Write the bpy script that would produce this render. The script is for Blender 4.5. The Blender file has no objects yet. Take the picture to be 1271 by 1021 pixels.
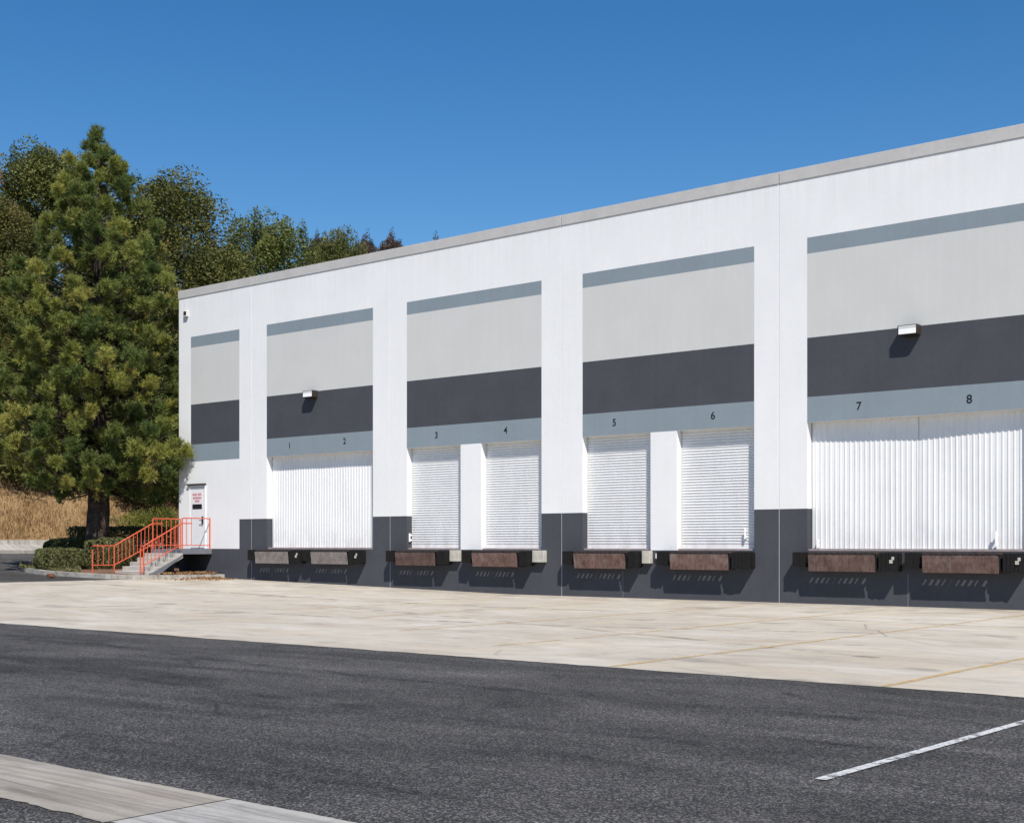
import bpy, bmesh, math, random
import numpy as np
from mathutils import Vector, Matrix
R = math.radians
random.seed(7); rng = np.random.default_rng(11)
scene = bpy.context.scene
COL = scene.collection

# ------------------------------------------------------------------ materials
class NT:
    def __init__(s, name):
        s.m = bpy.data.materials.new(name); s.m.use_nodes = True
        s.t = s.m.node_tree; s.t.nodes.clear()
        s.out = s.n('ShaderNodeOutputMaterial'); s.b = s.n('ShaderNodeBsdfPrincipled')
        s.l(s.b.outputs[0], s.out.inputs['Surface'])
        s.co = s.n('ShaderNodeTexCoord').outputs['Object']
    def n(s, t, **k):
        x = s.t.nodes.new(t)
        for a, v in k.items(): setattr(x, a, v)
        return x
    def l(s, a, b): s.t.links.new(a, b)
    def vary(s):      # shift the pattern from object to object
        oi = s.n('ShaderNodeObjectInfo'); ad = s.n('ShaderNodeVectorMath', operation='ADD')
        s.l(s.co, ad.inputs[0]); s.l(s.math('MULTIPLY', oi.outputs['Random'], 41.), ad.inputs[1]); s.co = ad.outputs[0]
        return s.ramp(oi.outputs['Random'], [(0., .72), (1., 1.2)])
    def map(s, sc=(1, 1, 1), rot=(0, 0, 0)):
        x = s.n('ShaderNodeMapping'); s.l(s.co, x.inputs[0])
        x.inputs['Scale'].default_value = sc; x.inputs['Rotation'].default_value = rot
        return x.outputs[0]
    def noise(s, scale, detail=3, rough=.55, vec=None, dist=0):
        x = s.n('ShaderNodeTexNoise'); s.l(vec or s.co, x.inputs['Vector'])
        x.inputs['Scale'].default_value = scale; x.inputs['Detail'].default_value = detail
        x.inputs['Roughness'].default_value = rough; x.inputs['Distortion'].default_value = dist
        return x.outputs['Fac']
    def ramp(s, fac, stops):
        x = s.n('ShaderNodeValToRGB'); s.l(fac, x.inputs[0]); e = x.color_ramp.elements
        while len(e) < len(stops): e.new(.5)
        for i, (p, c) in enumerate(stops):
            e[i].position = p; e[i].color = (c, c, c, 1) if isinstance(c, (int, float)) else (*c, 1)
        return x.outputs[0]
    def mix(s, fac, a, b, mode='MIX'):
        x = s.n('ShaderNodeMix', data_type='RGBA', blend_type=mode)
        for v, i in ((fac, 0), (a, 6), (b, 7)):
            if isinstance(v, (int, float)): x.inputs[i].default_value = v if i == 0 else (v, v, v, 1)
            elif isinstance(v, tuple): x.inputs[i].default_value = (*v, 1)
            else: s.l(v, x.inputs[i])
        return x.outputs[2]
    def math(s, op, a, b=0., clamp=False):
        x = s.n('ShaderNodeMath', operation=op, use_clamp=clamp)
        for i, v in enumerate((a, b)):
            if isinstance(v, (int, float)): x.inputs[i].default_value = v
            else: s.l(v, x.inputs[i])
        return x.outputs[0]
    def xyz(s):
        x = s.n('ShaderNodeSeparateXYZ'); s.l(s.co, x.inputs[0]); return x.outputs
    def bump(s, h, st=.3, d=.01):
        x = s.n('ShaderNodeBump'); x.inputs['Strength'].default_value = st; x.inputs['Distance'].default_value = d
        s.l(h, x.inputs['Height']); s.l(x.outputs[0], s.b.inputs['Normal'])
    def col(s, c):
        if isinstance(c, tuple): s.b.inputs['Base Color'].default_value = (*c, 1)
        else: s.l(c, s.b.inputs['Base Color'])
    def rough(s, r):
        if isinstance(r, (int, float)): s.b.inputs['Roughness'].default_value = r
        else: s.l(r, s.b.inputs['Roughness'])
        return s

def mul(c, k): return tuple(x * k for x in c)
M = {}
def paint(name, c, rough=.6, var=.07, scale=1.2, streak=.05, bump=.12, spec=.3, dirt=None):
    t = NT(name); streak *= .6
    n1 = t.ramp(t.noise(scale, 5, .6), [(.3, 1 - var), (.7, 1.0)])
    n2 = t.ramp(t.noise(1.0, 4, .6, t.map((6, 6, .35))), [(.35, 1 - streak), (.62, 1.0)])
    n3 = t.ramp(t.noise(9, 4, .7), [(.3, 1 - var * .6), (.65, 1.0)])
    a = t.mix(1., c, n1, 'MULTIPLY'); a = t.mix(1., a, n2, 'MULTIPLY'); a = t.mix(1., a, n3, 'MULTIPLY')
    if dirt:     # (height where it starts, height where it ends, strength, colour, streak scale)
        z = t.xyz()[2]
        m_ = t.math('DIVIDE', t.math('SUBTRACT', z, dirt[1]), dirt[0] - dirt[1], True)
        d_ = t.ramp(t.noise(1., 5, .7, t.map(dirt[4])), [(.42, 0.), (.66, dirt[2])])
        a = t.mix(t.math('MULTIPLY', d_, t.math('POWER', m_, 1.6)), a, dirt[3])
    t.col(a); t.rough(rough); t.b.inputs['Specular IOR Level'].default_value = spec
    t.bump(t.noise(60, 4, .6), bump, .01)
    M[name] = t.m; return t.m
WHITE = (.80, .795, .79)
paint('white_paint', WHITE, .65, .055, .7, .035, .12, .3, (10.3, 8.9, .20, (.50, .47, .43), (7, 7, .22)))
paint('grey_paint', (.585, .58, .56), .65, .05, .8, .035)
paint('blue_grey_paint', (.235, .283, .315), .6, .08, .8, .06)
paint('charcoal_paint', (.078, .081, .094), .8, .16, .9, .07, .12, .08)
paint('coping_metal', (.53, .51, .49), .5, .12, 1.5, .05)
paint('sealant', (.70, .70, .71), .6, .1, 3, .1)
paint('roof_membrane', (.6, .6, .58), .8)
paint('white_steel', (.80, .80, .80), .42, .07, 1.4, .07, .03, .45, (1.25, 2.1, .5, (.42, .38, .34), (3.5, 3.5, 1.1)))
paint('black_rubber', (.016, .015, .015), .75, .4, 14, .1, .5, .2)
paint('number_paint', (.012, .013, .016), .6)
paint('cream_block', (.58, .55, .48), .8, .25, 8, .1, .3)
paint('bronze_metal', (.045, .036, .030), .45, .2, 6)
paint('rail_paint', (.64, .115, .056), .45, .14, 5, .08)
paint('dark_metal', (.03, .03, .032), .5, .2, 8)
paint('stair_concrete', (.50, .465, .42), .85, .2, 3, .15, .4)
paint('stair_side_paint', (.17, .18, .20), .7, .15, 3, .1)
paint('door_paint', (.78, .775, .77), .5, .05)
paint('sign_white', (.78, .74, .75), .4, .05)
paint('sign_red', (.50, .12, .15), .5, .05)
paint('lens', (.92, .92, .92), .25, .02)
paint('sill_steel', (.46, .37, .35), .6, .25, 5, .2)
paint('worn_yellow', (.62, .42, .10), .7)
paint('deck_steel', (.075, .055, .05), .7, .4, 6)
paint('rock', (.16, .06, .035), .9, .4, 9, .1, .6)

def rust_plate():
    t = NT('rusty_steel'); rv = t.vary()
    a = t.ramp(t.noise(4, 6, .7), [(.3, (.085, .046, .036)), (.5, (.15, .085, .068)), (.7, (.21, .135, .115))])
    b = t.ramp(t.noise(3, 5, .65, t.map((9, 9, 1.2))), [(.42, 1.), (.62, .62)])
    g = t.ramp(t.noise(2.2, 4, .6), [(.56, 0.), (.72, .6)])
    a = t.mix(1., a, b, 'MULTIPLY'); a = t.mix(g, a, (.22, .20, .19)); a = t.mix(1., a, rv, 'MULTIPLY')
    t.col(a); t.rough(.75); t.bump(t.noise(40, 4, .7), .3, .006); M['rusty_steel'] = t.m
rust_plate()
def grey_plate():
    t = NT('grey_steel'); rv = t.vary()
    a = t.ramp(t.noise(5, 6, .7), [(.3, (.15, .115, .10)), (.5, (.235, .20, .185)), (.72, (.30, .27, .255))])
    b = t.ramp(t.noise(3, 5, .65, t.map((9, 9, 1.2))), [(.42, 1.), (.62, .7)])
    t.col(t.mix(1., a, b, 'MULTIPLY')); t.rough(.7); t.bump(t.noise(40, 4, .7), .3, .006); M['grey_steel'] = t.m
grey_plate()

def asphalt():
    t = NT('asphalt')
    grain = t.noise(120, 3, .65)
    v = t.n('ShaderNodeTexVoronoi'); t.l(t.co, v.inputs['Vector']); v.inputs['Scale'].default_value = 92
    stone = t.n('ShaderNodeSeparateColor'); t.l(v.outputs['Color'], stone.inputs[0])
    base = t.ramp(grain, [(.36, (.011, .011, .012)), (.62, (.047, .0455, .0452))])
    st = t.ramp(stone.outputs[0], [(.62, 0.), (.98, 1.)])
    base = t.mix(st, base, (.20, .19, .18))
    # broad patches, stretched along the drive aisle (parallel to the wall)
    p1 = t.ramp(t.noise(1., 5, .62, t.map((.22, .75, 1)), 1.2), [(.32, .55), (.5, .95), (.70, 1.4)])
    p2 = t.ramp(t.noise(1.1, 4, .6, t.map((.5, 1.6, 1)), .6), [(.40, .82), (.6, 1.06)])
    c = t.mix(1., base, p1, 'MULTIPLY'); c = t.mix(1., c, p2, 'MULTIPLY')
    dust = t.ramp(t.noise(.9, 5, .7, t.map((.35, .9, 1), (0, 0, .3)), 1.), [(.56, 0.), (.78, .28)])
    c = t.mix(dust, c, (.17, .155, .14))
    # sealed cracks, a few dark wandering lines
    w = t.n('ShaderNodeTexVoronoi', feature='DISTANCE_TO_EDGE')
    dn = t.n('ShaderNodeTexNoise'); t.l(t.co, dn.inputs['Vector']); dn.inputs['Scale'].default_value = .8
    sc = t.n('ShaderNodeVectorMath', operation='SCALE'); t.l(dn.outputs['Color'], sc.inputs[0]); sc.inputs['Scale'].default_value = 1.6
    ad = t.n('ShaderNodeVectorMath', operation='ADD'); t.l(t.co, ad.inputs[0]); t.l(sc.outputs[0], ad.inputs[1])
    t.l(ad.outputs[0], w.inputs['Vector']); w.inputs['Scale'].default_value = .17
    cr = t.ramp(w.outputs['Distance'], [(.0, 1.), (.006, 0.)])
    cm = t.ramp(t.noise(.5, 2), [(.52, 0.), (.6, .75)])
    cr = t.math('MULTIPLY', cr, cm)
    c = t.mix(cr, c, (.012, .012, .014))
    t.col(c); t.rough(.88); t.b.inputs['Specular IOR Level'].default_value = .25
    h = t.math('ADD', grain, st); t.bump(h, .55, .008); M['asphalt'] = t.m
asphalt()

def concrete(name, c0, c1, c2, joints=False, streaks=True):
    t = NT(name)
    a = t.ramp(t.noise(.45, 6, .66, t.map((.7, 1.25, 1)), .8), [(.3, c0), (.5, c1), (.7, c2)])
    b = t.ramp(t.noise(2.2, 6, .7, t.map((.5, 1.5, 1))), [(.28, .80), (.5, .98), (.75, 1.05)])
    f = t.ramp(t.noise(70, 3, .7), [(.3, .86), (.7, 1.07)])
    a = t.mix(1., a, b, 'MULTIPLY'); a = t.mix(1., a, f, 'MULTIPLY')
    if streaks:   # tyre and landing-gear grime lying along the dock
        s1 = t.ramp(t.noise(1., 5, .62, t.map((.7, 1.9, 1)), 1.2), [(.53, 0.), (.75, .42)])
        a = t.mix(s1, a, (.24, .215, .185))
        s2 = t.ramp(t.noise(1.3, 4, .7, t.map((1.3, 2.8, 1)), 1.), [(.60, 0.), (.74, .55)])
        a = t.mix(s2, a, (.17, .155, .14))
    if not joints:
        s3 = t.ramp(t.noise(1., 6, .7, t.map((.45, 10, 1)), .9), [(.47, 0.), (.64, .7)])
        a = t.mix(s3, a, (.12, .10, .085))
        s5 = t.ramp(t.noise(2.5, 5, .7), [(.5, 0.), (.7, .55)]); a = t.mix(s5, a, (.17, .145, .12))
        s4 = t.ramp(t.noise(1., 3, .6, t.map((.1, 5, 1))), [(.5, 0.), (.62, .35)])
        a = t.mix(s4, a, (.42, .37, .31))
    else:
        t1 = t.ramp(t.noise(.8, 4, .6, t.map((.6, 1.3, 1))), [(.48, 0.), (.7, .32)])
        a = t.mix(t1, a, (.50, .40, .27))
        x, y, z = t.xyz()
        # dark scuffs in a row where trailer landing gear stands
        yb = t.math('SUBTRACT', 1., t.math('MULTIPLY', t.math('ABSOLUTE', t.math('ADD', y, 6.0)), 6.), True)
        sn = t.ramp(t.noise(1., 3, .7, t.map((.75, 6, 1))), [(.50, 0.), (.58, 1.)])
        m = t.math('MULTIPLY', t.ramp(yb, [(0., 0.), (.5, 1.)]), sn)
        a = t.mix(t.math('MULTIPLY', m, .8), a, (.06, .055, .05))
        # oil and rust drips in front of the docks
        wy = t.math('DIVIDE', t.math('ADD', y, 5.2), 5.2, True)
        ol = t.ramp(t.noise(1.1, 5, .7, None, .5), [(.46, 0.), (.66, .7)])
        a = t.mix(t.math('MULTIPLY', ol, wy), a, (.21, .17, .13))
        bl = t.ramp(t.noise(.75, 3, .5), [(.62, 0.), (.68, .45)])
        a = t.mix(bl, a, (.16, .14, .12))
        for ax, per, off in ((x, 4.45, 1.1), (y, 5.5, .4)):
            q = t.math('PINGPONG', t.math('ADD', ax, off), per / 2)
            j = t.ramp(t.math('MULTIPLY', q, 10.), [(.04, 1.), (.16, 0.)])
            a = t.mix(t.math('MULTIPLY', j, .5), a, (.16, .14, .12))
        v = t.n('ShaderNodeTexVoronoi', feature='DISTANCE_TO_EDGE'); t.l(t.map((.25, .3, 1)), v.inputs['Vector'])
        v.inputs['Scale'].default_value = .55
        cr = t.math('MULTIPLY', t.ramp(v.outputs['Distance'], [(0., 1.), (.004, 0.)]), t.ramp(t.noise(.3, 2), [(.5, 0.), (.6, .6)]))
        a = t.mix(cr, a, (.1, .09, .08))
    t.col(a); t.rough(.85); t.b.inputs['Specular IOR Level'].default_value = .3
    t.bump(t.noise(45, 4, .7), .25, .008); M[name] = t.m
concrete('apron_concrete', (.375, .325, .262), (.455, .408, .338), (.53, .492, .43), True)
concrete('gutter_concrete_tan', (.24, .215, .18), (.31, .28, .235), (.37, .34, .30))
concrete('gutter_concrete_grey', (.31, .305, .29), (.38, .37, .35), (.42, .41, .39))
concrete('curb_concrete', (.34, .315, .275), (.42, .395, .35), (.48, .455, .41))

def line_paint(name, c, wear, soft=.04, amax=1., sc=3.2):
    t = NT(name)
    v = t.n('ShaderNodeTexNoise'); t.l(t.co, v.inputs['Vector']); v.inputs['Scale'].default_value = sc
    v.inputs['Detail'].default_value = 6; v.inputs['Roughness'].default_value = .72
    a = t.ramp(v.outputs['Fac'], [(wear - soft, 0.), (wear + soft, amax)])
    fine = t.ramp(t.noise(34, 4, .75), [(.36, 0.), (.44, 1.)])
    t.col(t.mix(1., c, t.ramp(t.noise(5, 5, .7), [(.3, .75), (.7, 1.)]), 'MULTIPLY')); t.rough(.7)
    tr = t.n('ShaderNodeBsdfTransparent'); ms = t.n('ShaderNodeMixShader')
    t.l(t.math('MULTIPLY', a, fine), ms.inputs[0]); t.l(tr.outputs[0], ms.inputs[1]); t.l(t.b.outputs[0], ms.inputs[2])
    t.l(ms.outputs[0], t.out.inputs['Surface']); M[name] = t.m
line_paint('white_line_paint', (.62, .62, .61), .43, .06, .95, 6.)
line_paint('tyre_rubber', (.020, .019, .019), .60, .16, .62, 1.6)
line_paint('yellow_line_paint', (.60, .42, .17), .48, .10, .85)

def soil(name, cs, scale=2., fine=25):
    t = NT(name)
    a = t.ramp(t.noise(scale, 6, .7), [(.3, cs[0]), (.5, cs[1]), (.7, cs[2])])
    f = t.ramp(t.noise(fine, 4, .7), [(.3, .6), (.7, 1.2)])
    t.col(t.mix(1., a, f, 'MULTIPLY')); t.rough(.95); t.b.inputs['Specular IOR Level'].default_value = .1
    t.bump(t.noise(fine, 4, .7), .8, .05); M[name] = t.m
soil('dry_hill', ((.20, .125, .062), (.27, .175, .088), (.33, .22, .12)), .6, 7)
soil('mulch', ((.13, .075, .05), (.20, .115, .08), (.26, .17, .12)), 2., 22)
soil('far_ground', ((.18, .13, .08), (.24, .18, .1), (.28, .22, .13)), .05, 2)
soil('bark', ((.03, .022, .018), (.07, .05, .04), (.12, .09, .075)), 5, 18)
soil('pale_bark', ((.12, .09, .07), (.2, .16, .12), (.3, .25, .2)), 5, 18)

def leaf(name, stops, transl=.35, rough=.6):
    t = NT(name)
    at = t.n('ShaderNodeAttribute', attribute_name='tint')
    c = t.ramp(at.outputs['Fac'], stops)
    oi = t.n('ShaderNodeObjectInfo')
    hs = t.n('ShaderNodeHueSaturation'); t.l(c, hs.inputs['Color'])
    t.l(t.math('ADD', t.math('MULTIPLY', oi.outputs['Random'], .03), .485), hs.inputs['Hue'])
    t.l(t.math('ADD', t.math('MULTIPLY', oi.outputs['Random'], .3), .85), hs.inputs['Value'])
    t.col(hs.outputs[0]); t.rough(rough); t.b.inputs['Specular IOR Level'].default_value = .25
    tl = t.n('ShaderNodeBsdfTranslucent'); t.l(hs.outputs[0], tl.inputs['Color'])
    ms = t.n('ShaderNodeMixShader'); ms.inputs[0].default_value = transl
    t.l(t.b.outputs[0], ms.inputs[1]); t.l(tl.outputs[0], ms.inputs[2]); t.l(ms.outputs[0], t.out.inputs['Surface'])
    M[name] = t.m
leaf('pine_needles', [(0., (.085, .122, .036)), (.35, (.165, .190, .050)), (.8, (.32, .315, .072)), (.97, (.38, .32, .10)), (1., (.26, .15, .08))], .36)
leaf('olive_leaves', [(0., (.055, .062, .018)), (.4, (.105, .120, .030)), (.8, (.175, .178, .045)), (.95, (.21, .165, .055)), (1., (.24, .13, .06))], .25)
leaf('yellow_olive_leaves', [(0., (.05, .065, .015)), (.5, (.13, .135, .03)), (1., (.21, .18, .05))], .3)
leaf('grey_leaves', [(0., (.04, .045, .033)), (.5, (.085, .078, .052)), (1., (.14, .085, .065))], .2)
leaf('yellow_leaves', [(0., (.06, .075, .012)), (.5, (.14, .15, .025)), (1., (.26, .23, .05))], .3)
leaf('hedge_leaves', [(0., (.06, .072, .024)), (.5, (.135, .138, .052)), (.85, (.21, .19, .085)), (1., (.28, .23, .13))], .2)
leaf('dry_grass', [(0., (.15, .09, .04)), (.4, (.33, .21, .085)), (.8, (.46, .315, .135)), (1., (.52, .40, .2))], .3, .9)
leaf('dry_litter', [(0., (.12, .06, .03)), (.5, (.26, .14, .06)), (1., (.42, .27, .13))], .1, .9)

# ------------------------------------------------------------------ mesh helpers
class MB:
    def __init__(s): s.v = []; s.f = []; s.mi = []
    def quad(s, a, b, c, d, mi=0):
        n = len(s.v); s.v += [a, b, c, d]; s.f.append((n, n + 1, n + 2, n + 3)); s.mi.append(mi)
    def poly(s, pts, mi=0):
        n = len(s.v); s.v += list(pts); s.f.append(tuple(range(n, n + len(pts)))); s.mi.append(mi)
    def box(s, x0, x1, y0, y1, z0, z1, mi=0):
        n = len(s.v)
        s.v += [(x, y, z) for z in (z0, z1) for y in (y0, y1) for x in (x0, x1)]
        for f in ((0, 2, 3, 1), (4, 5, 7, 6), (0, 1, 5, 4), (2, 6, 7, 3), (1, 3, 7, 5), (0, 4, 6, 2)):
            s.f.append(tuple(n + i for i in f)); s.mi.append(mi)
    def prism(s, pts, axis, a, b, mi=0):   # closed 2D outline extruded along an axis
        n = len(s.v); k = len(pts)
        def P(p, t):
            return (t, p[0], p[1]) if axis == 'x' else (p[0], t, p[1]) if axis == 'y' else (p[0], p[1], t)
        s.v += [P(p, a) for p in pts] + [P(p, b) for p in pts]
        for i in range(k):
            j = (i + 1) % k; s.f.append((n + i, n + j, n + k + j, n + k + i)); s.mi.append(mi)
        s.f.append(tuple(n + i for i in range(k))[::-1]); s.f.append(tuple(n + k + i for i in range(k))); s.mi += [mi, mi]
    def tube(s, pts, rad, seg=8, mi=0):
        pts = [Vector(p) for p in pts]
        if not hasattr(rad, '__len__'): rad = [rad] * len(pts)
        n = len(s.v); prev = None
        for i, p in enumerate(pts):
            d = (pts[min(i + 1, len(pts) - 1)] - pts[max(i - 1, 0)]).normalized()
            if prev is None:
                a = d.orthogonal().normalized()
            else:
                a = (prev - d * prev.dot(d)).normalized()
            prev = a; b = d.cross(a)
            for k in range(seg):
                t = 2 * math.pi * (k + .5) / seg
                s.v.append(tuple(p + (a * math.cos(t) + b * math.sin(t)) * rad[i]))
        for i in range(len(pts) - 1):
            for k in range(seg):
                j = (k + 1) % seg
                s.f.append((n + i * seg + k, n + i * seg + j, n + (i + 1) * seg + j, n + (i + 1) * seg + k)); s.mi.append(mi)
        s.f.append(tuple(n + k for k in range(seg))[::-1]); s.mi.append(mi)
        e = n + (len(pts) - 1) * seg
        s.f.append(tuple(e + k for k in range(seg))); s.mi.append(mi)
    def build(s, name, mats, parent=None, bevel=0, smooth=False, fix=True):
        me = bpy.data.meshes.new(name); me.from_pydata(s.v, [], s.f)
        for m in (mats if isinstance(mats, (list, tuple)) else [mats]): me.materials.append(M[m])
        me.polygons.foreach_set('material_index', s.mi)
        if fix:
            bm = bmesh.new(); bm.from_mesh(me); bmesh.ops.recalc_face_normals(bm, faces=bm.faces)
            bm.to_mesh(me); bm.free()
        if smooth: me.polygons.foreach_set('use_smooth', [True] * len(me.polygons))
        o = bpy.data.objects.new(name, me); COL.objects.link(o)
        if parent: o.parent = parent
        if bevel:
            b = o.modifiers.new('bevel', 'BEVEL'); b.width = bevel; b.segments = 2; b.limit_method = 'ANGLE'
        return o
def tag(o, label, cat, group=None, kind=None):
    if label: o['label'] = label
    if cat: o['category'] = cat
    if group: o['group'] = group
    if kind: o['kind'] = kind
    return o
def empty(name, loc, label, cat, group=None, rz=0):
    o = bpy.data.objects.new(name, None); COL.objects.link(o); o.location = loc; o.rotation_euler.z = rz
    o.empty_display_size = .2
    return tag(o, label, cat, group)
def struct(o): o['kind'] = 'structure'; return o
def leaves_mesh(name, quads, tint, mat, parent=None):
    """quads: (N,4,3) array -> one mesh of leaf-sized faces with a random tint per face"""
    n, k = quads.shape[:2]
    me = bpy.data.meshes.new(name)
    me.vertices.add(n * k); me.vertices.foreach_set('co', quads.reshape(-1).astype(np.float32))
    me.loops.add(n * k); me.loops.foreach_set('vertex_index', np.arange(n * k, dtype=np.int32))
    me.polygons.add(n); me.polygons.foreach_set('loop_start', np.arange(0, n * k, k, dtype=np.int32))
    a = me.attributes.new('tint', 'FLOAT', 'FACE'); a.data.foreach_set('value', np.clip(tint, 0, 1).astype(np.float32))
    me.materials.append(M[mat]); me.update(calc_edges=True)
    o = bpy.data.objects.new(name, me); COL.objects.link(o)
    if parent: o.parent = parent
    return o
def unit(a): return a / np.maximum(np.linalg.norm(a, axis=-1, keepdims=True), 1e-9)
def leaf_quads(c, size, aspect=.5, updir=None):
    n = len(c); d = unit(rng.normal(size=(n, 3)) + (0 if updir is None else updir))
    s = unit(np.cross(d, rng.normal(size=(n, 3)))); sz = (size * rng.uniform(.6, 1.35, (n, 1)))
    a = d * sz; b = s * sz * aspect
    return np.stack([c - a * .5, c + b * .5, c + a * .5, c - b * .5], 1)

# ------------------------------------------------------------------ camera, sky, sun
EYE, DIST, TH = 1.44, 29.184, 39.390
cam = bpy.data.cameras.new('camera'); co = bpy.data.objects.new('camera', cam); COL.objects.link(co)
cam.sensor_width = 36; cam.lens = 46.39; cam.shift_y = (675 - 510.5) / 1271; cam.clip_end = 6000
co.location = (0, -DIST, EYE); co.rotation_euler = (R(90), 0, R(TH)); scene.camera = co

AZ, EL = 52.0, 51.0
sv = Vector((math.sin(R(AZ)) * math.cos(R(EL)), -math.cos(R(AZ)) * math.cos(R(EL)), math.sin(R(EL))))
sun = bpy.data.lights.new('sun', 'SUN'); sun.energy = 5.0; sun.angle = R(.53); sun.color = (1., .95, .88)
so = bpy.data.objects.new('sun', sun); COL.objects.link(so); so.rotation_euler = (-sv).to_track_quat('-Z', 'Y').to_euler()
so.location = (20, -40, 40)
w = bpy.data.worlds.new('World'); scene.world = w; w.use_nodes = True
nt = w.node_tree; bg = nt.nodes['Background']; sky = nt.nodes.new('ShaderNodeTexSky')
sky.sky_type = 'NISHITA'; sky.sun_disc = False; sky.sun_elevation = R(EL); sky.sun_rotation = math.atan2(sv.x, sv.y)
sky.altitude = 0; sky.air_density = 1.; sky.dust_density = .1; sky.ozone_density = 2.0
hs = nt.nodes.new('ShaderNodeHueSaturation'); hs.inputs['Saturation'].default_value = 1.38; hs.inputs['Hue'].default_value = .503
nt.links.new(sky.outputs[0], hs.inputs['Color']); nt.links.new(hs.outputs[0], bg.inputs[0]); bg.inputs[1].default_value = .098
scene.view_settings.view_transform = 'Standard'; scene.view_settings.look = 'None'
scene.view_settings.exposure = .25; scene.view_settings.gamma = 1

# ------------------------------------------------------------------ ground
GX = [(-57., 1.0), (-43., .36), (-24., 0.), (200., 0.)]
def gz(x):
    if x <= GX[0][0]: return GX[0][1]
    for (a, za), (b, zb) in zip(GX, GX[1:]):
        if x <= b: return za + (zb - za) * (x - a) / (b - a)
    return 0.
def sheet(name, x0, x1, y0, y1, dz, mat):
    xs = [x0] + [g[0] for g in GX if x0 < g[0] < x1] + [x1]
    m = MB()
    for a, b in zip(xs, xs[1:]):
        m.quad((a, y0, gz(a) + dz), (b, y0, gz(b) + dz), (b, y1, gz(b) + dz), (a, y1, gz(a) + dz))
    return struct(m.build(name, mat))
def ragged_sheet(name, x0, x1, y0, y1, dz, mat, j0, j1, step=.12, near=(-26, 2)):
    xs = sorted(set([x0, x1] + [g[0] for g in GX if x0 < g[0] < x1] + list(np.arange(max(x0, near[0]) + .01, min(x1, near[1]), step))))
    m = MB(); w0 = w1 = 0.; pts = []
    for x in xs:
        w0 = w0 * .7 + random.uniform(-1, 1) * j0; w1 = w1 * .7 + random.uniform(-1, 1) * j1
        pts.append((x, y0 + w0, y1 + w1))
    for p, q in zip(pts, pts[1:]):
        m.quad((p[0], p[1], gz(p[0]) + dz), (q[0], q[1], gz(q[0]) + dz), (q[0], q[2], gz(q[0]) + dz), (p[0], p[2], gz(p[0]) + dz))
    return struct(m.build(name, mat))
m = MB(); m.quad((-3000, -3000, -.6), (3000, -3000, -.6), (3000, 3000, -.6), (-3000, 3000, -.6)); struct(m.build('ground', 'far_ground'))
sheet('asphalt_yard', -57, 150, -160, 130, 0, 'asphalt')
ragged_sheet('concrete_apron', -37.7, 60, -16.55, -.001, .005, 'apron_concrete', .022, 0., .15)
ragged_sheet('concrete_gutter', -57, -5.955, -25.24, -24.43, .005, 'gutter_concrete_tan', .012, .005, .05, (-10, 0))
ragged_sheet('concrete_gutter', -5.94, 60, -25.24, -24.43, .005, 'gutter_concrete_grey', .012, .005, .05, (-10, 0))
def line(x, y0, y1, w, mat, skew=0):
    m = MB(); m.quad((x - w / 2, y0, .010), (x + w / 2, y0, .010), (x + w / 2 + skew, y1, .010), (x - w / 2 + skew, y1, .010))
    return struct(m.build('parking_line', mat))
line(-3.65, -21.78, -15.2 - 1.4, .078, 'white_line_paint', .13)
for k, (y0, y1) in enumerate([(-16.5, -2.), (-16.5, -1.2), (-15., -1.5), (-13.5, -2), (-11, -3), (-10.5, -3.)]):
    line([-5.55, -8.92, -12.0, -15.3, -18.7, -22.1][k], y0, y1, .10, 'yellow_line_paint')

def tyre_mark(pts, w):
    m = MB()
    P_ = [Vector((a, b, 0)) for a, b in pts]; Q_ = []
    for k in range(25):      # quadratic arc
        t = k / 24; Q_.append(P_[0] * (1 - t) ** 2 + P_[1] * 2 * t * (1 - t) + P_[2] * t * t)
    for k in range(24):
        d = (Q_[min(k + 1, 24)] - Q_[max(k - 1, 0)]).normalized(); e = (Q_[min(k + 2, 24)] - Q_[k]).normalized()
        n0, n1 = Vector((-d.y, d.x, 0)) * w / 2, Vector((-e.y, e.x, 0)) * w / 2; u = Vector((0, 0, .0085))
        m.quad(tuple(Q_[k] - n0 + u), tuple(Q_[k] + n0 + u), tuple(Q_[k + 1] + n1 + u), tuple(Q_[k + 1] - n1 + u))
    return struct(m.build('tyre_mark', 'tyre_rubber', fix=False))
tyre_mark([(-6.1, -17.6), (-5.2, -18.6), (-3.4, -18.7)], .10)
tyre_mark([(-5.0, -20.3), (-4.0, -20.5), (-3.1, -20.1)], .06)
tyre_mark([(-17., -18.2), (-11, -19.6), (-4, -18.9)], .20)
tyre_mark([(-18., -19.9), (-11, -21.5), (-4, -20.9)], .20)
tyre_mark([(-30., -11.), (-16, -12.3), (-9, -9.)], .22)
tyre_mark([(-24., -8.), (-15, -10.3), (-7., -13.4)], .22)
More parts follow.
